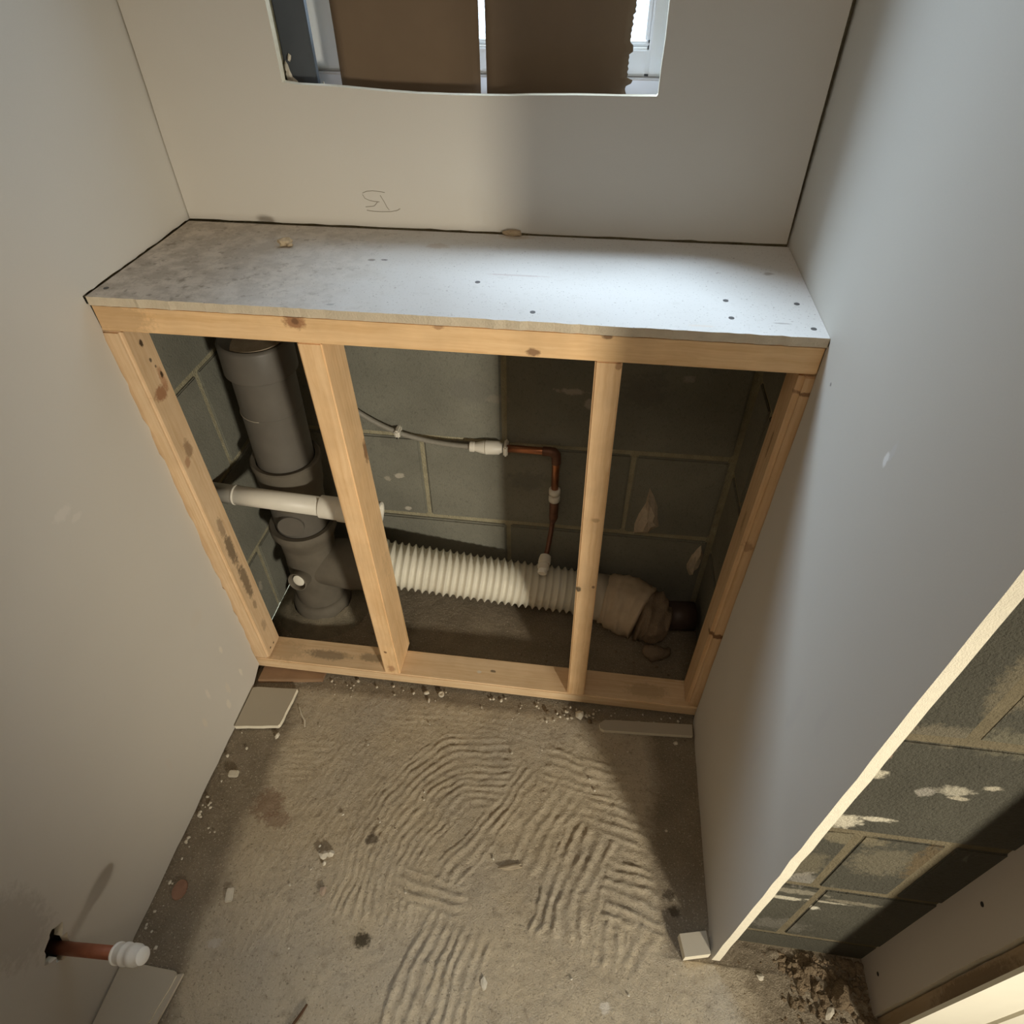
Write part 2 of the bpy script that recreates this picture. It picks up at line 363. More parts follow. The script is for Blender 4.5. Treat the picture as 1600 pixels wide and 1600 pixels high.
wall_back = link('wall_back', sheet(ob, [opening], lambda u, v: (u, D, v), (0, 1, 0), .0125), [BB, EDGE], kind=ST_)
# pencil mark on that board
pb = bmesh.new()
def pm(u, v): return Vector((.303 + (u - 568) * .00098 + (v - 312) * .00003, D - .0003, .9245 - (v - 312) * .00091 + (u - 568) * .00002))
for pts in ([(568, 302), (575, 299), (585, 298), (595, 299), (604, 300.5)], [(567.5, 304), (570, 310), (577, 313.5), (585, 315), (593, 315.5)], [(590, 315.5), (586, 320), (583, 322.5), (575, 323.5), (569, 324)],
            [(596, 305), (601, 316), (604, 324), (607, 328.5)], [(570, 329.5), (580, 331), (595, 331.5), (610, 331), (620, 329), (625, 326)], [(1247.5, 250), (1245, 261)]):
    tube([pm(*q) for q in pts], .00048, 6, pb)
link('pencil_mark', pb, PENCIL, wall_back)

def blockwork(wall, name_mat, rects, place, proud=(.0025, .0055)):
    # each block of the wall: (u0, u1, z0, z1) on the wall's face, proud of the mortar
    r = random.Random(len(rects) + 3)
    for u0, u1, z0, z1 in rects:
        j = lambda: r.uniform(-.0022, .0022); pr = r.uniform(*proud); g = .0058
        c = [(u0 + g + j(), z0 + g + j()), (u1 - g + j(), z0 + g + j()), (u1 - g + j(), z1 - g + j()), (u0 + g + j(), z1 - g + j())]
        b = bmesh.new()
        hexa(b, [place(*q, -.03) for q in c] + [place(*q, pr) for q in c])
        top = [e for e in b.edges if all(any(v.co == Vector(place(*q, pr)) for q in c) for v in e.verts)]
        bmesh.ops.bevel(b, geom=b.edges[:], offset=min(.0035, proud[1] * .65), segments=2, affect='EDGES')
        link('block', b, name_mat, wall)
# rear blockwork wall behind the boxing, with the window opening higher up
YB = 0.307
WX0, WX1, WZ0, WZ1 = .20, .775, 1.035, 2.42
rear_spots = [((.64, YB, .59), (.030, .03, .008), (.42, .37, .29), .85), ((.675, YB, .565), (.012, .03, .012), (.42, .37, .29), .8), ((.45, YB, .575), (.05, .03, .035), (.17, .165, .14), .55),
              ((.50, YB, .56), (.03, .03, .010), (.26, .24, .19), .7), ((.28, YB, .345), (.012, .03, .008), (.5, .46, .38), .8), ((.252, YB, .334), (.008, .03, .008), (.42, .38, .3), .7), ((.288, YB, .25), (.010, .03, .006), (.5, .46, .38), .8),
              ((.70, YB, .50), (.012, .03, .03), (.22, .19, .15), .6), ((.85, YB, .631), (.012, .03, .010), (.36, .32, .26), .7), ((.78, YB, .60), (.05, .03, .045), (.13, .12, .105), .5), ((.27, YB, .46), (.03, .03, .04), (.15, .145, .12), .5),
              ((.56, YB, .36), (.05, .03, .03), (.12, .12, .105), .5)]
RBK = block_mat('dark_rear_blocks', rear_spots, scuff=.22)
wall_rear = link('wall_rear', sheet([(-.12, -.01), (1.10, -.01), (1.10, CEIL), (-.12, CEIL)], [[(WX0, WZ0), (WX1, WZ0), (WX1, WZ1), (WX0, WZ1)]], lambda u, v: (u, YB + .002, v), (0, 1, 0), .13), [MORTAR, MORTAR], kind=ST_)
def on_rear(u, z, p): return (u, YB - p, z)
zj = [.004, .229, .454, .674, .868]
rects = []
for i, js in enumerate([(-.05, .075, .52, .968), (-.05, .337, .775, .968), (-.05, .055, .513, .968), (-.05, .28, .735, .968)]):
    for a, b in zip(js[:-1], js[1:]): rects.append((a, b, zj[i], zj[i + 1]))
blockwork(wall_rear, RBK, rects, on_rear)
# block side walls of the alcove, seen only inside the boxing
side_spots = [((-.03, .10, .60), (.05, .012, .03), (.30, .28, .22), .6), ((-.03, .12, .30), (.05, .01, .03), (.22, .2, .16), .6), ((-.03, .14, .12), (.05, .008, .02), (.4, .36, .28), .7)]
SBK = block_mat('dark_side_blocks', side_spots, scuff=.35)
XL = -.034
wall_cl = link('wall_left_blockwork', box((XL - .10, -2.2, -.01), (XL - .002, YB + .01, CEIL)), MORTAR, kind=ST_)
zs = [.0, .205, .425, .645, .865]
rects = []
for i, js in enumerate([(-.02, .18, .303), (-.02, .085, .303), (-.02, .20, .303), (-.02, .10, .303)]):
    for a, b in zip(js[:-1], js[1:]): rects.append((a, b, zs[i], zs[i + 1]))
blockwork(wall_cl, SBK, rects, lambda u, z, p: (XL + p, u, z), (.001, .003))
XR = .974; YD = -.400
wall_cr = link('wall_right_blockwork', box((XR + .002, YD + .006, -.01), (XR + .16, YB + .01, CEIL)), MORTAR, kind=ST_)
rects = []
for i, js in enumerate([(-.02, .18, .303), (-.02, .085, .303), (-.02, .20, .303), (-.02, .10, .303)]):
    for a, b in zip(js[:-1], js[1:]): rects.append((a, b, zs[i], zs[i + 1]))
blockwork(wall_cr, SBK, rects, lambda u, z, p: (XR - p, u, z), (.001, .003))
# end face of that wall, looking towards the room, beside the doorway
end_spots = [((.985, YD, .66), (.010, .03, .03), (.62, .42, .30), .9), ((.985, YD, .615), (.022, .03, .012), (.70, .64, .48), .9), ((1.0, YD, .50), (.022, .03, .020), (.74, .68, .52), .9), ((1.03, YD, .515), (.020, .03, .008), (.74, .68, .52), .9),
             ((1.0, YD, .475), (.035, .03, .006), (.70, .64, .48), .8), ((1.005, YD, .235), (.03, .03, .008), (.70, .65, .50), .9), ((1.055, YD, .21), (.012, .03, .008), (.78, .74, .60), .95), ((1.06, YD, .24), (.04, .03, .004), (.6, .55, .42), .8),
             ((1.075, YD, .60), (.02, .03, .012), (.6, .55, .42), .7), ((1.05, YD, .59), (.012, .03, .010), (.5, .46, .38), .6), ((1.02, YD, .70), (.04, .03, .02), (.28, .24, .16), .5), ((1.02, YD, .455), (.05, .03, .02), (.27, .23, .14), .7), ((1.08, YD, .40), (.05, .03, .05), (.23, .20, .13), .6), ((1.0, YD, .36), (.03, .03, .05), (.22, .19, .12), .6), ((1.09, YD, .70), (.06, .03, .025), (.22, .2, .13), .6), ((1.05, YD, .80), (.03, .03, .06), (.25, .21, .13), .6), ((1.085, YD, .585), (.012, .03, .005), (.6, .54, .4), .8), ((1.105, YD, .615), (.01, .03, .006), (.62, .56, .42), .8), ((1.02, YD, .265), (.045, .03, .010), (.42, .38, .28), .6), ((1.10, YD, .25), (.05, .03, .008), (.35, .31, .22), .6), ((1.03, YD, .12), (.05, .03, .03), (.2, .185, .15), .6), ((1.12, YD, .42), (.02, .03, .06), (.16, .11, .05), .7), ((1.01, YD, .31), (.02, .03, .03), (.45, .42, .36), .5)]
EBK = block_mat('doorway_blocks', end_spots, (0.085, 0.08, 0.058), scuff=.9, rough_=1.0)
wall_end = link('wall_doorway', box((.968, YD + .0004, -.01), (1.30, YD + .1, CEIL)), plain('yellow_mortar', (.155, .13, .082), .9, .1, var=.3, nscale=50, bump=.8, bdist=.004), kind=ST_)
ze = [.0, .075, .29, .473, .690, .905, 1.12]
rects = []
for i, js in enumerate([(.97, 1.30), (.97, 1.045, 1.30), (.97, 1.03, 1.13, 1.30), (.97, 1.30), (.97, 1.047, 1.30), (.97, 1.27, 1.30)]):
    for a, b in zip(js[:-1], js[1:]): rects.append((a, b, ze[i], ze[i + 1]))
blockwork(wall_end, EBK, rects, lambda u, z, p: (u, YD - p, z), (.0002, .0022))
# doorway: plasterboard return, stud edge and painted frame
RV = board_mat('return_plasterboard', (), (.52, .46, .39))
wall_return = link('wall_return', sheet([(-.388, .004), (-.475, .0)] + rough((-.4745, .004), (-.473, 2.2), 60, .0012, 21)[1:] + [(-.473, 2.2), (-.388, 2.2)], [], lambda u, v: (1.191, u, v), (1, 0, 0), .0125), [RV, EDGE], kind=ST_)
for y, z in ((-.431, .054), (-.428, .384), (-.43, .75)):
    link('screw_head', tube([(1.192, y, z), (1.1905, y, z)], [.0035, .003], 10), BLACK, wall_return)
DST = timber('doorway_stud_timber', 2, [((1.2, -.49, .30), (.05, .015, .12), (.16, .10, .055), .7), ((1.2, -.49, .62), (.05, .015, .1), (.16, .10, .055), .6)], (.33, .245, .155), 2.0)
link('trim_1', box((1.196, -.5015, 0.0), (1.30, -.4765, 2.2), .002), DST, kind=ST_)
fr = bmesh.new()
prof = [(1.182, -.504), (1.182, -.5015), (1.30, -.5015), (1.30, -.5065), (1.262, -.5065), (1.2605, -.503), (1.229, -.503), (1.2275, -.5065), (1.182, -.5065)]
lo = [fr.verts.new((x, y, 0)) for x, y in prof]; hi = [fr.verts.new((x, y, 2.06)) for x, y in prof]
for i in range(len(prof)): fr.faces.new((lo[i], lo[(i + 1) % len(prof)], hi[(i + 1) % len(prof)], hi[i]))
fr.faces.new(lo[::-1]); fr.faces.new(hi)
door = link('door_1', fr, FRAME_PAINT, kind=ST_)
# the rest of the room and the hall beyond the doorway (out of frame)
link('wall_front', box((-.2, -2.3, -.01), (1.3, -2.2, CEIL)), PLASTER, kind=ST_)
link('wall_partition', box((1.2, -2.2, -.01), (1.3, -1.47, CEIL)), PLASTER, kind=ST_)
link('wall_door_head', box((1.2, -1.47, 2.06), (1.3, -.53, CEIL)), PLASTER, kind=ST_)
link('wall_hall_far', box((2.8, -3.0, -.01), (2.9, .4, CEIL)), PLASTER, kind=ST_)
link('wall_hall_front', box((1.3, -3.1, -.01), (2.9, -3.0, CEIL)), PLASTER, kind=ST_)
link('wall_hall_side', box((1.2, -3.0, -.01), (1.3, -2.2, CEIL)), PLASTER, kind=ST_)
link('wall_hall_back', box((1.13, .3, -.01), (2.9, .44, CEIL)), PLASTER, kind=ST_)
link('ceiling', box((-.2, -3.1, CEIL), (2.9, .46, CEIL + .1)), PLASTER, kind=ST_)

# ------------------------------------------------------------------ window in the rear wall
def glass_mat():
    t = NT('obscure_glass'); N = t.t.nodes
    n = t.noise(120, 3, .6, t.vmath('ADD', t.pos, t.vmath('MULTIPLY', t.noise(60, 2, col=True), (.03, .03, .03))))
    tr = t.n('ShaderNodeBsdfTransparent'); t.lk(t.mix(t.mr(n, .40, .60), (.55, .58, .60), (.97, .98, 1.0)), tr.inputs[0])
    gl = t.n('ShaderNodeBsdfGlossy'); gl.inputs['Roughness'].default_value = .15
    mx = t.n('ShaderNodeMixShader'); mx.inputs[0].default_value = .06
    t.lk(tr.outputs[0], mx.inputs[1]); t.lk(gl.outputs[0], mx.inputs[2]); t.lk(mx.outputs[0], N['Material Output'].inputs[0])
    return t.m
window = bpy.data.objects.new('window_1', None); COL.objects.link(window); window.location = (.48, .43, 1.06); window['kind'] = ST_
y0, y1 = .405, .470
def wpart(name, lo, hi, mat=UPVC, bev=.003): return link(name, box(lo, hi, bev), mat, window)
wpart('window_frame', (.196, y0, 1.070), (.268, y1, 2.41)); wpart('window_frame', (.7165, y0, 1.070), (.770, y1, 2.41))
wpart('window_frame', (.268, y0, 1.070), (.7165, y1, 1.1045)); wpart('window_frame', (.268, y0, 2.37), (.7165, y1, 2.41))
for a, b in (((.268, 1.1045), (.7165, 1.111)), ((.268, 2.363), (.7165, 2.37))): wpart('glazing_bead', (a[0], y0 + .008, a[1]), (b[0], y1, b[1]), bev=.002)
wpart('glazing_bead', (.268, y0 + .008, 1.111), (.2745, y1, 2.363), bev=.002); wpart('glazing_bead', (.710, y0 + .008, 1.111), (.7165, y1, 2.363), bev=.002)
link('glass_pane', box((.2745, .440, 1.111), (.710, .444, 2.363)), glass_mat(), window)
SILL = plain('grey_sill', (0.74, 0.74, 0.76), .6, .3, var=.08, nscale=30, bump=.1)
wpart('window_sill', (.20, .309, 1.022), (.775, .475, 1.044), SILL, .002); wpart('sub_sill', (.205, .395, 1.044), (.772, .46, 1.069), SILL, .002)
# dark strip closing the gap at the left of the window
strip = thing('damp_proof_strip', 'dark blue-grey plastic strip standing upright at the left edge of the window opening', 'strip', (.225, .327, 1.04))
link('strip', box((.2015, .320, 1.0445), (.2465, .331, 2.41), .001), DPC, strip)
fb = bmesh.new()
for i, (x, z, sx, sz) in enumerate([(.207, 1.075, .006, .012), (.211, 1.066, .007, .010), (.205, 1.088, .004, .008), (.2155, 1.060, .006, .007), (.212, 1.099, .003, .005)]): rock(fb, (x, .317, z), (sx, .004, sz), i + 40)
link('filler_blob', fb, CHIP, strip)
tag(link('plaster_scrap', rock(bmesh.new(), (.2515, .330, 1.0605), (.0055, .006, .0085), 71), CHIP), 'small white scrap at the foot of the dark strip by the window frame', 'scrap')

# ------------------------------------------------------------------ cardboard sheets standing in the window reveal
def card(name, x0, x1, top, bulge, label, torn):
    n = 18; b = bmesh.new(); rows = 40; g = []
    for j in range(rows + 1):
        z = 1.0445 + (top - 1.0445) * j / rows; r = []
        for i in range(n + 1):
            t = i / n; xr = x1 + (torn(z) if torn else 0)
            x = x0 + (xr - x0) * t
            r.append(b.verts.new((x, .3315 + bulge * (1 - math.sin(min(1, t * 2.4) * math.pi / 2)) + .0012 * noise.noise((x * 30, z * 20, 0)), z)))
        g.append(r)
    for j in range(rows):
        for i in range(n): b.faces.new((g[j][i], g[j][i + 1], g[j + 1][i + 1], g[j + 1][i]))
    ge = bmesh.ops.extrude_face_region(b, geom=b.faces[:]); bmesh.ops.translate(b, verts=[q for q in ge['geom'] if isinstance(q, bmesh.types.BMVert)], vec=(0, .004, 0))
    return tag(link(name, b, CARD, smooth=True), label, 'cardboard', 'cardboard sheets in the window reveal')
rt_ = random.Random(5); steps = [(z, rt_.uniform(-.004, .003)) for z in (1.04, 1.06, 1.072, 1.080, 1.093, 1.101, 1.117, 1.124, 1.14, 1.17)]
def torn(z):
    q = -.002
    for zz, dx in ((1.0, .0), (1.062, -.002), (1.074, .006), (1.080, -.001), (1.098, -.001), (1.110, .0035), (1.120, -.001), (1.135, .0), (1.15, .002)):
        if z >= zz: q = dx
    return q + .0008 * math.sin(z * 900)
card('cardboard_sheet', .2785, .4825, 1.172, .0, 'brown cardboard sheet in the window opening, next to the dark strip', None)
card('cardboard_sheet', .4940, .6890, 1.176, -.013, 'brown cardboard sheet with a torn edge beside the bare frosted glass', torn)

# ------------------------------------------------------------------ timber stud frame of the boxing
fx0, fx1, fy1 = -.012, W + .012, .066
frame = thing('stud_frame', 'pale pine stud frame of the open boxing below the plasterboard shelf', 'frame', (W / 2, .03, .0))
dk = (.11, .085, .055); kn = (.33, .15, .07); kn2 = (.20, .10, .05)
zt1 = H - .0125; zt0 = zt1 - .0385
link('top_rail', box((.0005, .0, zt0), (W - .0005, fy1, zt1), .0018, 2), timber('top_rail_timber', 0, [((.285, 0, .861), (.017, .03, .012), kn, .85), ((.285, 0, .862), (.006, .03, .005), kn2, .9), ((.598, 0, .838), (.010, .03, .007), kn2, .8), ((.69, 0, .866), (.008, .03, .004), kn2, .8),
     ((.03, 0, .85), (.06, .03, .03), (.42, .27, .14), .5), ((.475, 0, .866), (.01, .03, .004), kn, .6)], (.88, .60, .315), 0.3), frame)
link('sole_plate', box((fx0, .001, .011), (fx1, fy1, .0405), .0025, 3), timber('sole_plate_timber', 0, [((.15, .03, .04), (.06, .014, .05), (.22, .17, .11), .7), ((.25, .035, .04), (.035, .012, .05), (.2, .16, .1), .6), ((.05, .03, .04), (.05, .03, .05), (.42, .30, .17), .5),
     ((.49, .03, .04), (.006, .004, .05), (.75, .7, .6), .7), ((.52, .035, .04), (.006, .004, .05), dk, .8), ((.85, .03, .04), (.05, .02, .05), (.40, .27, .15), .5)], (.74, .55, .335), 4.1), frame)
def stud(x0t, x1t, x0b, x1b, yft, ybt, yfb, ybb, mat, bev=.0022, z0=.0405):
    return link('stud', bar([(x0b, yfb, z0), (x1b, yfb, z0), (x1b, ybb, z0), (x0b, ybb, z0), (x0t, yft, zt0), (x1t, yft, zt0), (x1t, ybt, zt0), (x0t, ybt, zt0)], bev), mat, frame)
s1 = stud(-.012, .0235, -.012, .0255, .003, .062, .002, .064, timber('left_stud_timber', 2, [((.02, .03, .712), (.03, .022, .014), kn, .85), ((.02, .045, .73), (.03, .008, .025), (.42, .2, .1), .6), ((.02, .033, .795), (.03, .004, .007), (.05, .03, .015), .95), ((.02, .037, .765), (.03, .003, .004), dk, .9), ((.02, .042, .752), (.03, .002, .003), dk, .8),
     ((.02, .047, .735), (.03, .004, .007), (.04, .025, .012), .95), ((.02, .035, .60), (.03, .012, .02), (.25, .15, .08), .7), ((.02, .02, .585), (.03, .008, .012), kn, .6), ((.02, .03, .36), (.03, .014, .05), (.16, .115, .07), .85), ((.02, .033, .27), (.03, .014, .06), (.16, .115, .07), .8),
     ((.02, .03, .42), (.03, .01, .03), (.22, .15, .09), .6), ((.02, .03, .20), (.03, .008, .015), (.25, .17, .1), .6), ((.02, .03, .13), (.03, .01, .02), (.3, .2, .12), .5), ((.02, .02, .06), (.03, .003, .003), (.04, .03, .02), .95), ((.02, .035, .058), (.03, .003, .003), (.04, .03, .02), .95)], (.74, .545, .335), 7.7), .005)
s2 = stud(.2785, .3135, .288, .3225, .002, .074, .001, .084, timber('second_stud_timber', 2, [((.3135, .07, .60), (.01, .012, .028), kn2, .8), ((.30, .0, .12), (.004, .02, .004), kn2, .9), ((.305, .0, .06), (.010, .02, .014), (.40, .20, .1), .7), ((.31, .05, .3), (.01, .04, .15), (.50, .35, .2), .4)], (.86, .59, .32), 11.2), .0022)
s3 = stud(.6775, .7125, .683, .7185, .002, .066, .001, .066, timber('third_stud_timber', 2, [((.708, 0, .825), (.005, .02, .008), kn, .6), ((.685, 0, .38), (.005, .02, .008), dk, .9), ((.71, 0, .39), (.003, .02, .004), kn2, .8), ((.70, 0, .55), (.008, .02, .005), (.42, .24, .12), .6)], (.86, .59, .325), 15.9), .0022)
s4 = stud(.9325, W + .012, .9275, W + .012, .003, .064, .002, .064, timber('right_stud_timber', 2, [((.94, .0, .285), (.03, .03, .008), (.17, .075, .03), .9), ((.945, 0, .80), (.02, .02, .004), kn2, .8), ((.93, .03, .70), (.01, .004, .03), kn2, .6), ((.93, .03, .55), (.01, .005, .03), kn2, .5), ((.935, .0, .52), (.02, .01, .012), (.3, .17, .09), .6)], (.70, .485, .275), 19.4), .007)
tag(link('timber_packer', bar([(.004, -.036, .001), (.146, -.016, .001), (.148, .06, .001), (.004, .06, .001), (.004, -.032, .0095), (.145, -.013, .0095), (.148, .06, .0095), (.004, .06, .0095)], .001, 2), timber('packer_timber', 0, (), (.22, .135, .08), 3.3)),
    'flat brown timber packer wedged under the sole plate beside the square offcut', 'packer')

# shelf board on the frame
def shelf_mat():
    t = NT('shelf_plasterboard')
    c = t.mix(t.noise(6, 3), (.55, .52, .475), (.61, .585, .55))
    sx = t.n('ShaderNodeSeparateXYZ'); t.lk(t.pos, sx.inputs[0])
    g = t.mr(t.math('ADD', sx.outputs[0], t.math('MULTIPLY', t.math('SUBTRACT', t.noise(12, 4), .5), .35)), .42, .10)
    c = t.mix(t.math('MULTIPLY', g, .75), c, t.mix(t.mr(t.noise(38, 4, .65), .42, .60), (.40, .335, .255), (.62, .54, .44)))
    c = t.mix(t.math('MULTIPLY', t.mr(t.noise(60, 4, .6, t.vmath('ADD', t.pos, (7, 0, 0))), .58, .68), t.mr(g, 0, 1, .1, .75)), c, (.25, .21, .165))
    c = t.mix(t.mr(t.noise(330, 3, .6), .635, .70, 0, .8), c, (.23, .20, .17))
    c = t.mix(t.mr(t.noise(150, 4, .65, t.vmath('ADD', t.pos, (1, 4, 0))), .665, .72, 0, .75), c, (.25, .20, .17))
    c = t.spots(c, [((.43, .22, H), (.02, .012, .02), (.45, .36, .27), .6), ((.56, .13, H), (.05, .003, .02), (.45, .36, .33), .6), ((.543, .27, H), (.03, .012, .02), (.50, .40, .29), .6), ((.345, .158, H), (.007, .004, .02), (.2, .17, .14), .8), ((.363, .16, H), (.006, .003, .02), (.12, .1, .09), .9), ((.332, .013, H), (.006, .003, .02), (.3, .29, .27), .7),
                    ((.905, .176, H), (.009, .006, .02), (.3, .25, .2), .7), ((.801, .012, H), (.02, .003, .02), (.6, .5, .4), .5), ((.90, .03, H), (.012, .002, .02), (.3, .27, .24), .7)], 140, .7)
    t.bump(t.noise(300, 3, .6), .2, .0008)
    return t.done(c, .7, .3)
SM = shelf_mat()
shelf = thing('shelf_board', 'dusty white plasterboard shelf lying on top of the pine stud frame', 'shelf', (W / 2, .14, H - .0125))
fe = rough((.002, -.003), (W - .0004, -.002), 90, .0010, 30)
link('board', sheet(fe + [(W - .0004, -.002), (W - .0006, .12), (W - .0006, D - .003), (.002, D - .003), (.0035, .2), (.0025, .08)], [], lambda u, v: (u, v, H), (0, 0, -1), .0122), [SM, plain('dusty_gypsum_edge', (.62, .535, .40), .85, .2, var=.16, nscale=60, bump=.6, bdist=.002)], shelf)
for x, y in ((.015, .024), (.51, .102), (.594, .023), (.838, .085), (.84, .037), (.935, .02), (.927, .086)):
    link('screw_head', tube([(x, y, H - .002), (x, y, H + .0004)], [.0042, .0036], 10), SCREW, shelf)
tag(link('plaster_crumb', rock(rock(bmesh.new(), (.201, .194, H + .006), (.010, .008, .007), 81, 2, .4), (.209, .190, H + .004), (.005, .005, .004), 82), plain('tan_crumb', (.45, .36, .24), .9, .1, var=.3, nscale=200, bump=.6)), 'tan plaster crumb lying alone on the dusty shelf', 'crumb')
tag(link('mortar_lump', rock(rock(bmesh.new(), (.537, D - .006, H + .004), (.012, .005, .005), 83, 2), (.525, D - .005, H + .003), (.008, .004, .004), 84), plain('brown_mortar', (.36, .27, .17), .9, .1, var=.3, nscale=200, bump=.6)), 'brown mortar lump in the joint between shelf and back plasterboard', 'lump')

# ------------------------------------------------------------------ soil pipe
def sx(z): return .074 + .036 * z
SY = .200
soil = thing('soil_pipe', 'dark grey capped soil pipe with collars, in the corner behind the studs', 'pipe', (sx(0), SY, 0))
def lathe(name, prof, mat, parent, seg=48): return link(name, tube([(sx(z), SY, z) for z, r in prof], [r for z, r in prof], seg), mat, parent, True)
def sm(o, a=40):
    me = o.data
    me.set_sharp_from_angle(angle=math.radians(a)); return o
sm(lathe('end_cap', [(.664, .0555), (.662, .0615), (.6635, .0632), (.716, .0628), (.7205, .0612), (.7225, .058), (.7215, .054), (.7205, .001)], GREY_PIPE, soil))
link('dusty_lid', tube([(sx(.7215), SY, .7205), (sx(.7215), SY, .7222), (sx(.7215), SY, .7224)], [.0535, .0535, .001], 40), plain('settled_dust', (.36, .30, .22), .95, .1, var=.3, nscale=70, bump=.5, bdist=.003), soil)
sm(lathe('upper_pipe', [(.43, .0550), (.5815, .0552), (.582, .0558), (.583, .0558), (.5835, .0553), (.664, .0553)], GREY_PIPE, soil))
link('scribed_line', tube([(sx(.5825) + .0562 * math.cos(a), SY + .0562 * math.sin(a), .5825) for a in [math.radians(q) for q in range(-175, -88, 6)]], .0007, 6), plain('pale_scratch', (.42, .38, .30), .7, .2, bump=0), soil, True)
sm(lathe('upper_collar', [(.36, .0575), (.375, .058), (.40, .0625), (.447, .0655), (.455, .068), (.463, .068), (.466, .065), (.464, .0575), (.45, .0560)], DUSTY_PIPE, soil))
sm(lathe('access_body', [(.27, .0555), (.295, .0560), (.325, .0565), (.365, .0572)], GREY_PIPE, soil))
link('access_disc', tube([(sx(.325) + .004, SY - .0545, .325), (sx(.325) + .0055, SY - .0605, .325)], [.027, .026], 28), GREY_PIPE, soil)
sm(lathe('lower_collar', [(.225, .056), (.245, .060), (.262, .0655), (.272, .0705), (.284, .0710), (.289, .068), (.2875, .058), (.275, .0565)], DUSTY_PIPE, soil))
sm(lathe('branch_body', [(.030, .056), (.05, .0555), (.10, .0560), (.16, .0565), (.20, .0560), (.235, .058)], DUSTY_PIPE, soil))
sm(lathe('base_collar', [(-.005, .064), (.012, .066), (.034, .067), (.043, .0655), (.050, .0605), (.052, .0555)], DUSTY_PIPE, soil))
bz = .158
sm(link('branch_pipe', tube([(sx(bz) + a, SY + b, bz - c) for a, b, c in ((.0, 0, 0), (.045, 0, 0), (.075, .0, 0), (.098, .002, .001), (.112, .003, .002), (.130, .004, .002), (.138, .005, .002), (.139, .005, .002))], [.050, .054, .0575, .0600, .0585, .0600, .0605, .055], 40), DUSTY_PIPE, soil, True))
o_ = Vector((.0725, .128, .1655)); ax = Vector((-.10, -.97, .22)).normalized()
sock = link('side_socket', tube([o_ + ax * t for t in (-.045, -.012, -.006, .0, .004, .005, .003, -.006, -.0065)], [.0215, .0218, .0225, .0225, .0222, .0205, .0188, .0182, .001], 32), DUSTY_PIPE, soil, True); sm(sock)
o_ = o_ + Vector((.0012, 0, .0008))
sm(link('white_plug', tube([o_ + ax * t for t in (-.008, -.0015, -.001)], [.0135, .0135, .0125], 28), plain('cream_plug', (.76, .74, .64), .5, .4, bump=0), sock))

# white waste pipe crossing in front of it
waste = thing('waste_pipe', 'white plastic waste pipe crossing in front of the dark soil pipe', 'pipe', (.10, .112, .40))
wd_ = lambda t: Vector((-.012 + .226 * t, .112, .432 - .015 * t))
link('pipe', tube([Vector((XL - .004, .112, .4335)), wd_(.9)], .0188, 28), WHITE_PLASTIC, waste, True)
link('end_collar', tube([wd_(.12), wd_(.135), wd_(.14)], [.0196, .0202, .019], 28), WHITE_PLASTIC, waste, True)
sm(link('coupling', tube([wd_(.87), wd_(.875), wd_(1.02), wd_(1.03), wd_(1.035), wd_(1.16), wd_(1.165)], [.019, .0222, .0226, .0226, .0245, .0248, .021], 30), WHITE_PLASTIC, waste, True))
sm(link('socket', tube([wd_(1.10), wd_(1.12), wd_(1.34), wd_(1.342), wd_(1.36), wd_(1.385), wd_(1.39), wd_(1.388), wd_(1.35)], [.021, .0222, .0222, .0238, .0252, .0252, .0235, .0200, .0195], 30), WHITE_PLASTIC, waste, True))

# ------------------------------------------------------------------ flexible pan connector hose
hose = thing('flexible_hose', 'cream corrugated flexible pan hose lying along the floor of the boxing', 'hose', (.45, .22, .03))
h0, h1 = Vector((.238, .208, .163)), Vector((.722, .240, .088))
NR = 31; pts, rad = [], []
for k in range(NR):
    for f, r in ((.02, .0468), (.25, .0485), (.5, .0545), (.58, .0545), (.82, .0485)):
        t = (k + f) / NR; sag = -.003 * math.sin(math.pi * t); pts.append(h0.lerp(h1, t) + Vector((0, 0, sag))); rad.append(r * (1 - .03 * t) * (1 + .012 * math.sin(k * 2.3)))
link('corrugated_tube', tube(pts, rad, 40), HOSE, hose, True)
link('collar', tube([h0 + Vector((-.0125, 0, .002)), h0 + Vector((-.012, 0, .002)), h0 + Vector((.004, 0, 0)), h0 + Vector((.005, 0, 0))], [.05, .0555, .0555, .048], 36), HOSE, hose, True)
link('smooth_cuff', tube([(.715, .235, .086), (.718, .236, .0855), (.758, .238, .080), (.760, .238, .08)], [.047, .0545, .0545, .05], 36), plain('grey_cuff', (.45, .40, .31), .6, .3, var=.2, nscale=20, bump=.05), hose, True)
def crump(amp, seed): return lambda i, a: 1 + amp * noise.noise((math.cos(a) * 1.7 + seed, math.sin(a) * 1.7, i * .45)) + amp * .5 * noise.noise((math.cos(a) * 4 + seed, math.sin(a) * 4, i * .9))
def curve(pts, n):
    P = [Vector(p) for p in pts]; P = [P[0]] + P + [P[-1]]; o = []
    for i in range(1, len(P) - 2):
        for k in range(n):
            t = k / n; a, b, c, d = P[i - 1:i + 3]
            o.append(.5 * ((2 * b) + (c - a) * t + (2 * a - 5 * b + 4 * c - d) * t * t + (3 * b - a - 3 * c + d) * t ** 3))
    return o + [P[-2]]
cp = curve([(.748, .2365, .081), (.775, .232, .078), (.81, .222, .074), (.838, .208, .070)], 6)
link('tape_wrap', tube(cp, [.0545 + .013 * min(1, i / 8) - .003 * max(0, i - 14) / 4 for i in range(len(cp))], 36, jitter=crump(.10, 1.0)), TAPE, hose, True)
cp = curve([(.832, .212, .069), (.852, .208, .066), (.878, .20, .060), (.898, .196, .056)], 5)
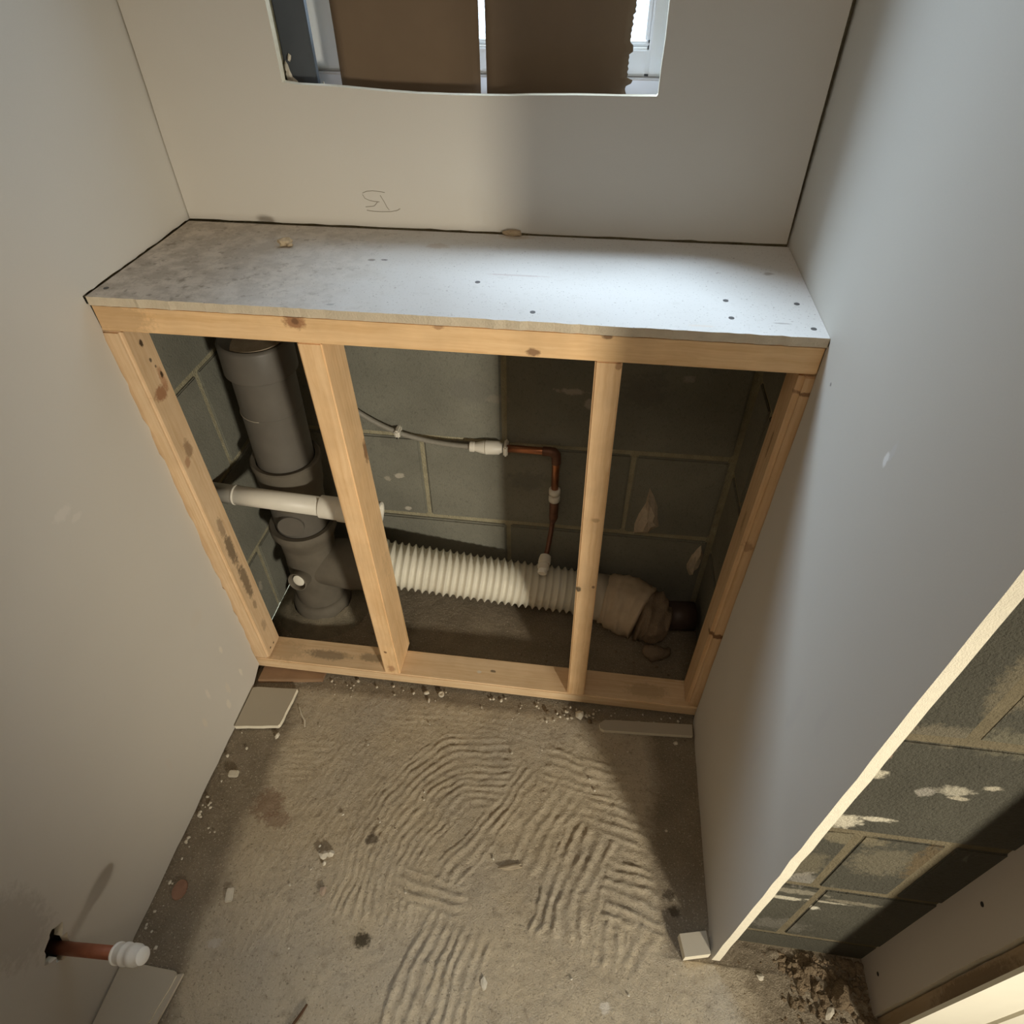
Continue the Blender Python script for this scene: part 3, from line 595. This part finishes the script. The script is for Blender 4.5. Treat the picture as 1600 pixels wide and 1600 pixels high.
link('loose_wrapping', tube(cp, [.050, .060, .0615, .061, .061, .060, .059, .057, .055, .053, .050, .046, .043, .04, .036, .03][:len(cp)], 36, jitter=crump(.26, 5.0)), BROWN_TAPE, hose, True)
rg_ = tube(curve([(.845, .150, .024), (.87, .142, .020), (.895, .146, .018), (.905, .160, .02)], 4), [.004, .010, .014, .016, .017, .016, .017, .014, .012, .01, .007, .005, .003][:13], 12, jitter=crump(.5, 8.0))
link('torn_flap', rg_, BROWN_TAPE, hose, True)
link('spigot', tube([(.89, .226, .052), (.958, .234, .050)], .034, 24), plain('brown_pipe', (.06, .04, .032), .5, .4, bump=0), hose, True)

# ------------------------------------------------------------------ copper feed on the rear wall
feed = thing('copper_pipe', 'bent copper water pipe with plastic push fittings, on the dark block wall', 'pipe', (.62, .285, .40))
py = .287
el = [(.520, py, .456), (.606, py, .456), (.6135, py, .4545), (.6185, py, .4495), (.620, py, .442), (.6205, py, .320)]
link('pipe', tube(el, .0078, 20), COPPER, feed, True)
sm(link('elbow', tube([(.592, py, .456), (.593, py, .456), (.6065, py, .456), (.6145, py, .4545), (.6195, py, .449), (.6205, py, .441), (.6205, py, .428), (.6205, py, .427)], [.008, .0096, .0098, .0105, .0105, .0098, .0096, .008], 20), COPPER_DULL, feed, True))
sm(link('reducer', tube([(.6208, py, .325), (.6208, py, .322), (.6208, py, .278), (.6200, py, .268), (.6192, py, .262)], [.008, .0098, .0098, .0075, .006], 20), COPPER_DULL, feed, True))
link('thin_pipe', tube(curve([(.6195, py, .268), (.6182, py - .006, .252), (.6168, py - .022, .240), (.6138, py - .046, .222), (.6112, .228, .2140)], 6), .0056, 14), COPPER_DULL, feed, True)
ax_a, ax_b = Vector((.6112, .230, .2145)), Vector((.6075, .182, .2000))
def al(t): return ax_a.lerp(ax_b, t)
stop_end = sm(link('stop_end', tube([al(0), al(.04), al(.22), al(.40), al(.42), al(.50), al(.52), al(.66), al(.69)], [.008, .0118, .0135, .0135, .0112, .0112, .0135, .0125, .009], 24), WHITE_PLASTIC, feed, True))
sm(link('stop_plug', tube([al(.66), al(.70), al(.86), al(.90)], [.0075, .0104, .0102, .009], 24), plain('bright_plug', (.88, .86, .78), .4, .5, bump=0), stop_end, True))
for z in (.3525, .3335): link('pipe_clip', tube([(.6205, py - .001, z - .0075), (.6205, py - .001, z - .006), (.6205, py - .001, z + .006), (.6205, py - .001, z + .0075)], [.0100, .0122, .0122, .0100], 20), WHITE_PLASTIC, feed, True)
link('pipe_clip', box((.5135, py - .011, .441), (.5225, YB, .466), .003), WHITE_PLASTIC, feed)
sm(link('push_coupling', tube([(.4435, py, .4535), (.445, py, .4535), (.4535, py, .4537), (.4545, py, .4538), (.466, py, .454), (.4745, py, .4545), (.476, py, .4545), (.4775, py, .4545), (.504, py, .456), (.508, py, .456), (.509, py, .456), (.511, py, .456)], [.0075, .0105, .0105, .0086, .0118, .0135, .0112, .0145, .0140, .0105, .0105, .009], 24), WHITE_PLASTIC, feed, True))
GP = plain('grey_supply_pipe', (.26, .245, .205), .5, .4, var=.2, nscale=150, bump=.05)
link('plastic_pipe', tube(curve([(.4475, py, .4535), (.40, py + .004, .452), (.35, py + .006, .4565), (.296, py + .005, .4715), (.245, py + .005, .497), (.20, py + .005, .533), (.165, py + .006, .585), (.150, py + .006, .66), (.146, py + .006, .858)], 8), .0052, 14), GP, feed, True)
cl = link('cable_clip', box((.2905, py - .007, .4635), (.3015, YB, .4815), .003), WHITE_PLASTIC, feed)
link('clip_nail', tube([(.2965, py - .009, .4665), (.2965, py - .006, .4665)], .0018, 8), BLACK, cl)

# plaster dabs on the blockwork
def dab(pts, y, seed, label):
    b = bmesh.new(); c = Vector((sum(p[0] for p in pts) / len(pts), y - .014, sum(p[1] for p in pts) / len(pts))); r = random.Random(seed)
    ring = [b.verts.new((x, y + .001, z)) for x, z in pts]; mid = [b.verts.new((c.x + (x - c.x) * .62 + r.uniform(-.004, .004), y - r.uniform(.008, .015), c.z + (z - c.z) * .62 + r.uniform(-.004, .004))) for x, z in pts]
    ct = b.verts.new(c); n = len(pts)
    for i in range(n):
        b.faces.new((ring[i], ring[(i + 1) % n], mid[(i + 1) % n], mid[i])); b.faces.new((mid[i], mid[(i + 1) % n], ct))
    b.faces.new(ring[::-1])
    tag(link('plaster_dab', b, DABM), label, 'plaster dab', 'plaster dabs on the block wall')
dab([(.817, .372), (.828, .352), (.842, .315), (.846, .285), (.853, .258), (.838, .246), (.828, .232), (.812, .234), (.799, .230), (.797, .262), (.803, .295), (.814, .330)], YB - .002, 1, 'triangular beige plaster dab on the block wall between third stud and right stud')
dab([(.950, .222), (.958, .200), (.962, .175), (.959, .148), (.950, .118), (.941, .108), (.932, .130), (.929, .150), (.935, .185), (.942, .208)], YB - .002, 2, 'narrow leaf-shaped beige plaster dab low in the corner beside the right stud')

# ------------------------------------------------------------------ copper stub out of the left wall
stub = thing('copper_stub', 'reddish copper pipe stub with white cap poking out of the grey plasterboard', 'pipe', (.0, -.582, .19))
sa, sb = Vector((-.036, -.580, .160)), Vector((.105, -.582, .211))
link('pipe', tube([sa, sb], .0088, 20), COPPER_RED, stub, True)
def sp(t): return sa.lerp(sb, t)
sm(link('stop_cap', tube([sp(.935), sp(.94), sp(.955), sp(.965), sp(1.03), sp(1.04), sp(1.06), sp(1.075), sp(1.12), sp(1.13), sp(1.18), sp(1.20), sp(1.255), sp(1.27)], [.010, .0140, .0142, .0128, .0135, .0146, .0146, .0130, .0132, .0142, .0140, .0118, .0112, .008], 24), plain('white_cap', (.78, .77, .72), .45, .5, bump=0), stub, True))

# ------------------------------------------------------------------ plasterboard offcuts and loose bits on the floor
OFF = board_mat('offcut_plasterboard', (), (.40, .355, .275))
def offcut(pts, z0, th, label, cat='offcut', mat=OFF, name='plasterboard_offcut', bev=.0008):
    return tag(link(name, sheet(pts, [], lambda u, v: (u, v, z0 + th), (0, 0, -1), th), [mat, EDGE]), label, cat)
offcut([(.014, -.052)] + [(.075, -.048), (.101, -.046)] + rough((.101, -.047), (.096, -.128), 6, .0012, 51)[1:] + [(.0955, -.130), (.093, -.134)] + rough((.092, -.135), (.004, -.147), 6, .001, 52)[1:] + [(.004, -.147), (.004, -.055)], .0035, .0105, 'square plasterboard offcut lying on the floor in front of the brown packer')
offcut([(.765, -.034), (.755, -.043), (.757, -.053), (.764, -.057), (.85, -.052), (.945, -.046), (.945, -.021), (.86, -.027), (.79, -.031)], .003, .010, 'long narrow plasterboard offcut lying along the sole plate at the right stud')
offcut([(.897, -.408), (.9405, -.398), (.9455, -.43), (.904, -.440)], .003, .021, 'small plasterboard block on the floor at the cut end of the bluish wall')
offcut([(.004, -.560), (.05, -.561), (.094, -.562), (.100, -.568)] + rough((.099, -.570), (.083, -.66), 7, .002, 53)[1:] + [(.083, -.66), (.08, -.75), (.004, -.75)], .003, .010, 'broad plasterboard offcut on the floor below the copper stub')
offcut([(.086, -.569), (.108, -.563), (.103, -.60), (.093, -.66), (.085, -.72), (.072, -.72), (.080, -.64)], .003, .006, 'thin torn plasterboard strip beside the broad offcut under the copper stub')
def chip(name, x, y, s, seed, label, cat='chip', mat=CHIP, rz=0.0, sub=1, z=.003):
    return tag(link(name, rock(bmesh.new(), (x, y, z + s[2] * .6), s, seed, sub, rz, .22), mat), label, cat)
def cuboid(name, x, y, s, rz, label, cat, mat=CHIP):
    b = box((-s[0], -s[1], .0), (s[0], s[1], s[2]), .0016, 2); b.transform(Matrix.Translation((x, y, .003)) @ Matrix.Rotation(rz, 4, 'Z')); return tag(link(name, b, mat), label, cat)
cuboid('plaster_piece', .043, -.24, (.0095, .0065, .007), .1, 'white oblong plaster piece by the grey wall between square offcut and reddish disc', 'piece')
cuboid('plaster_tablet', .130, -.445, (.0065, .0115, .004), .25, 'pale rounded tablet-shaped plaster piece on the combed floor', 'piece')
b = bmesh.new(); rock(b, (.272, -.362, .008), (.010, .008, .006), 91, 1, .5); rock(b, (.282, -.358, .007), (.007, .007, .005), 92); rock(b, (.276, -.374, .006), (.004, .006, .004), 93)
tag(link('plaster_chip', b, CHIP), 'broken cream plaster chip alone in the middle of the combed adhesive floor', 'chip')
chip('plaster_crumb', .289, -.419, (.007, .008, .004), 94, 'flat pinkish crumb on the floor between tablet-shaped piece and combed ridges', 'crumb', plain('pinkish_crumb', (.40, .31, .23), .9, .1, bump=.3))
b = tube([(.039, -.448, .002), (.039, -.448, .0055), (.039, -.448, .006)], [.0125, .0118, .001], 14); bmesh.ops.scale(b, vec=(1, 1.35, 1), space=Matrix.Translation((-.039, .448, 0)), verts=b.verts[:])
tag(link('terracotta_disc', b, RED), 'dull reddish oval disc on the dark floor beside the grey wall', 'disc')
b = bmesh.new(); rock(b, (.713, -.026, .011), (.011, .010, .008), 95, 1, .6); tag(link('plaster_chip', b, CHIP), 'largest cream plaster chip by the foot of the third stud', 'chip')
chip('plaster_chip', .735, -.037, (.006, .006, .004), 96, 'small tan chip right beside the largest cream chip', 'chip', STONE)
b = tube([(.413, -.014, .003), (.413, -.014, .0075), (.413, -.014, .0078), (.413, -.014, .006)], [.0062, .0062, .0035, .003], 16); tag(link('plastic_plug', b, CHIP), 'round white plug on the floor in front of the sole plate', 'plug')
chip('plaster_chip', .381, -.015, (.006, .004, .004), 97, 'oblong white chip next to the round white plug', 'chip', CHIP, .5)
chip('plaster_chip', .389, -.032, (.003, .007, .003), 98, 'slender white chip in front of the round white plug', 'chip', CHIP, .1)
chip('plaster_chip', .645, -.027, (.005, .006, .004), 99, 'tan chip at the sole plate between second and third stud', 'chip', STONE)
chip('plaster_chip', .911, -.063, (.006, .004, .005), 100, 'white chip in front of the long narrow offcut', 'chip')
chip('plaster_chip', .097, -.152, (.005, .007, .005), 101, 'tan chip at the free corner of the square offcut', 'chip')
chip('plaster_chip', .885, -.239, (.003, .003, .003), 102, 'tiny white chip on bare brown floor by the bluish wall', 'chip')
chip('plaster_flake', .588, -.513, (.006, .010, .003), 103, 'diamond-shaped pale flake at the ridges nearest the camera', 'flake', CHIP, .3)
chip('adhesive_sliver', .609, -.337, (.022, .005, .003), 104, 'long thin sliver of set adhesive lying beside the diagonal ridges', 'sliver', plain('adhesive_piece', (.36, .30, .21), .9, .1, bump=.4), .25, 2)
tw = tube([(.319, -.575, .006), (.314, -.588, .007), (.305, -.605, .006), (.296, -.63, .007)], [.0016, .0022, .0022, .0018], 8); tag(link('twig', tw, plain('twig_bark', (.10, .055, .03), .9, .1, bump=.4)), 'thin brown wood splinter on the combed floor nearest the camera', 'splinter')
tw = tube([(.118, -.083, .005), (.128, -.098, .006), (.141, -.112, .006), (.146, -.125, .005)], [.0012, .0018, .0018, .0012], 8); tag(link('adhesive_strand', tw, CHIP), 'thin pale bent strand on the floor beside the square offcut', 'strand')

# crumbs too small and many to count
cb = bmesh.new(); r = random.Random(17)
def crumbs(n, fx, fy, s0, s1, z=.002):
    for i in range(n):
        s = r.uniform(s0, s1) * r.choice((.6, .8, 1, 1)); rock(cb, (fx(), fy(), z + s * .4), (s * r.uniform(.7, 1.4), s, s * .7), r.random(), 1, r.random() * 6, .3)
crumbs(46, lambda: r.uniform(.16, .95), lambda: -.004 - abs(r.gauss(0, .018)), .0015, .0042)
crumbs(14, lambda: r.uniform(.62, .76), lambda: -.012 - abs(r.gauss(0, .015)), .003, .005)
crumbs(34, lambda: .008 + abs(r.gauss(0, .02)), lambda: r.uniform(-.55, -.15), .0015, .0045)
crumbs(46, lambda: r.uniform(.13, .9), lambda: r.uniform(-.8, -.05), .001, .003, .004)
tag(link('floor_crumbs', cb, CHIP, kind='stuff'), 'fine plaster crumbs scattered over the combed floor', 'crumbs')
cb = bmesh.new()
crumbs(34, lambda: r.uniform(.20, .93), lambda: r.uniform(.08, .15), .0012, .0038, .001)
crumbs(40, lambda: r.uniform(.02, .26), lambda: r.uniform(.072, .082), .002, .0045, .001)
tag(link('boxing_crumbs', cb, STONE, kind='stuff'), 'dull crumbs of mortar on the floor inside the boxing', 'crumbs')
# mortar bedded round the foot of the soil pipe
b = bmesh.new(); n1, n2 = 30, 8; rows = []
for j in range(n2 + 1):
    q = j / n2; row = []
    for i in range(n1):
        a = 2 * math.pi * i / n1; rad_ = .0695 + .045 * q; x, y = sx(0) + rad_ * math.cos(a), SY + rad_ * math.sin(a) * .95
        x = max(x, XL + .004); y = min(y, YB - .006)
        row.append(b.verts.new((x, y, .001 + .020 * (1 - q) ** 1.2 + .010 * (1 - q * .9) * noise.noise((x * 60, y * 60, 1)))))
    rows.append(row)
for j in range(n2):
    for i in range(n1): b.faces.new((rows[j][i], rows[j][(i + 1) % n1], rows[j + 1][(i + 1) % n1], rows[j + 1][i]))
link('mortar_bed', b, plain('grey_mortar', (.20, .175, .125), .95, .1, var=.4, nscale=60, bump=.9, bdist=.004), floor, smooth=True)
# rubble in the corner by the doorway
rb = bmesh.new(); r = random.Random(23)
for i in range(620):
    u = r.random(); x = 1.188 - .17 * u ** 1.5 if i % 3 else r.uniform(.985, 1.18); y = -.408 - abs(r.gauss(0, .045 + .03 * (1 - u))); s = r.choice((.0012, .0016, .002, .0025, .003, .004, .006))
    if y < -.56: continue
    if x < 1.05: s *= .6
    rock(rb, (x, y, .001 + r.random() * .006 * (x > 1.07)), (s * r.uniform(.8, 1.7), s, s * .7), i, 1, r.random() * 6, .32)
for i in range(9): rock(rb, (r.uniform(1.08, 1.18), r.uniform(-.47, -.41), .001), (r.uniform(.008, .016), r.uniform(.006, .012), .007), i + 700, 2, r.random() * 6, .16)
tag(link('rubble', rb, STONE, kind='stuff'), 'brown rubble and grit heaped on the floor below the doorway blocks', 'rubble')
chip('stone', 1.145, -.455, (.022, .014, .012), 120, 'large brown stone in the rubble next to the doorway return board', 'stone', STONE, 1.2, 2)
chip('stone', 1.105, -.425, (.013, .009, .008), 121, 'angular stone in the rubble under the doorway blocks', 'stone', STONE, .5, 2)
chip('plaster_chip', 1.125, -.48, (.012, .006, .004), 122, 'pale pointed chip on the rubble nearest the white door frame', 'chip', CHIP, .9)
chip('plaster_chip', 1.025, -.447, (.007, .006, .004), 123, 'cream chip at the cut plaster edge beside the rubble', 'chip', CHIP, .3)
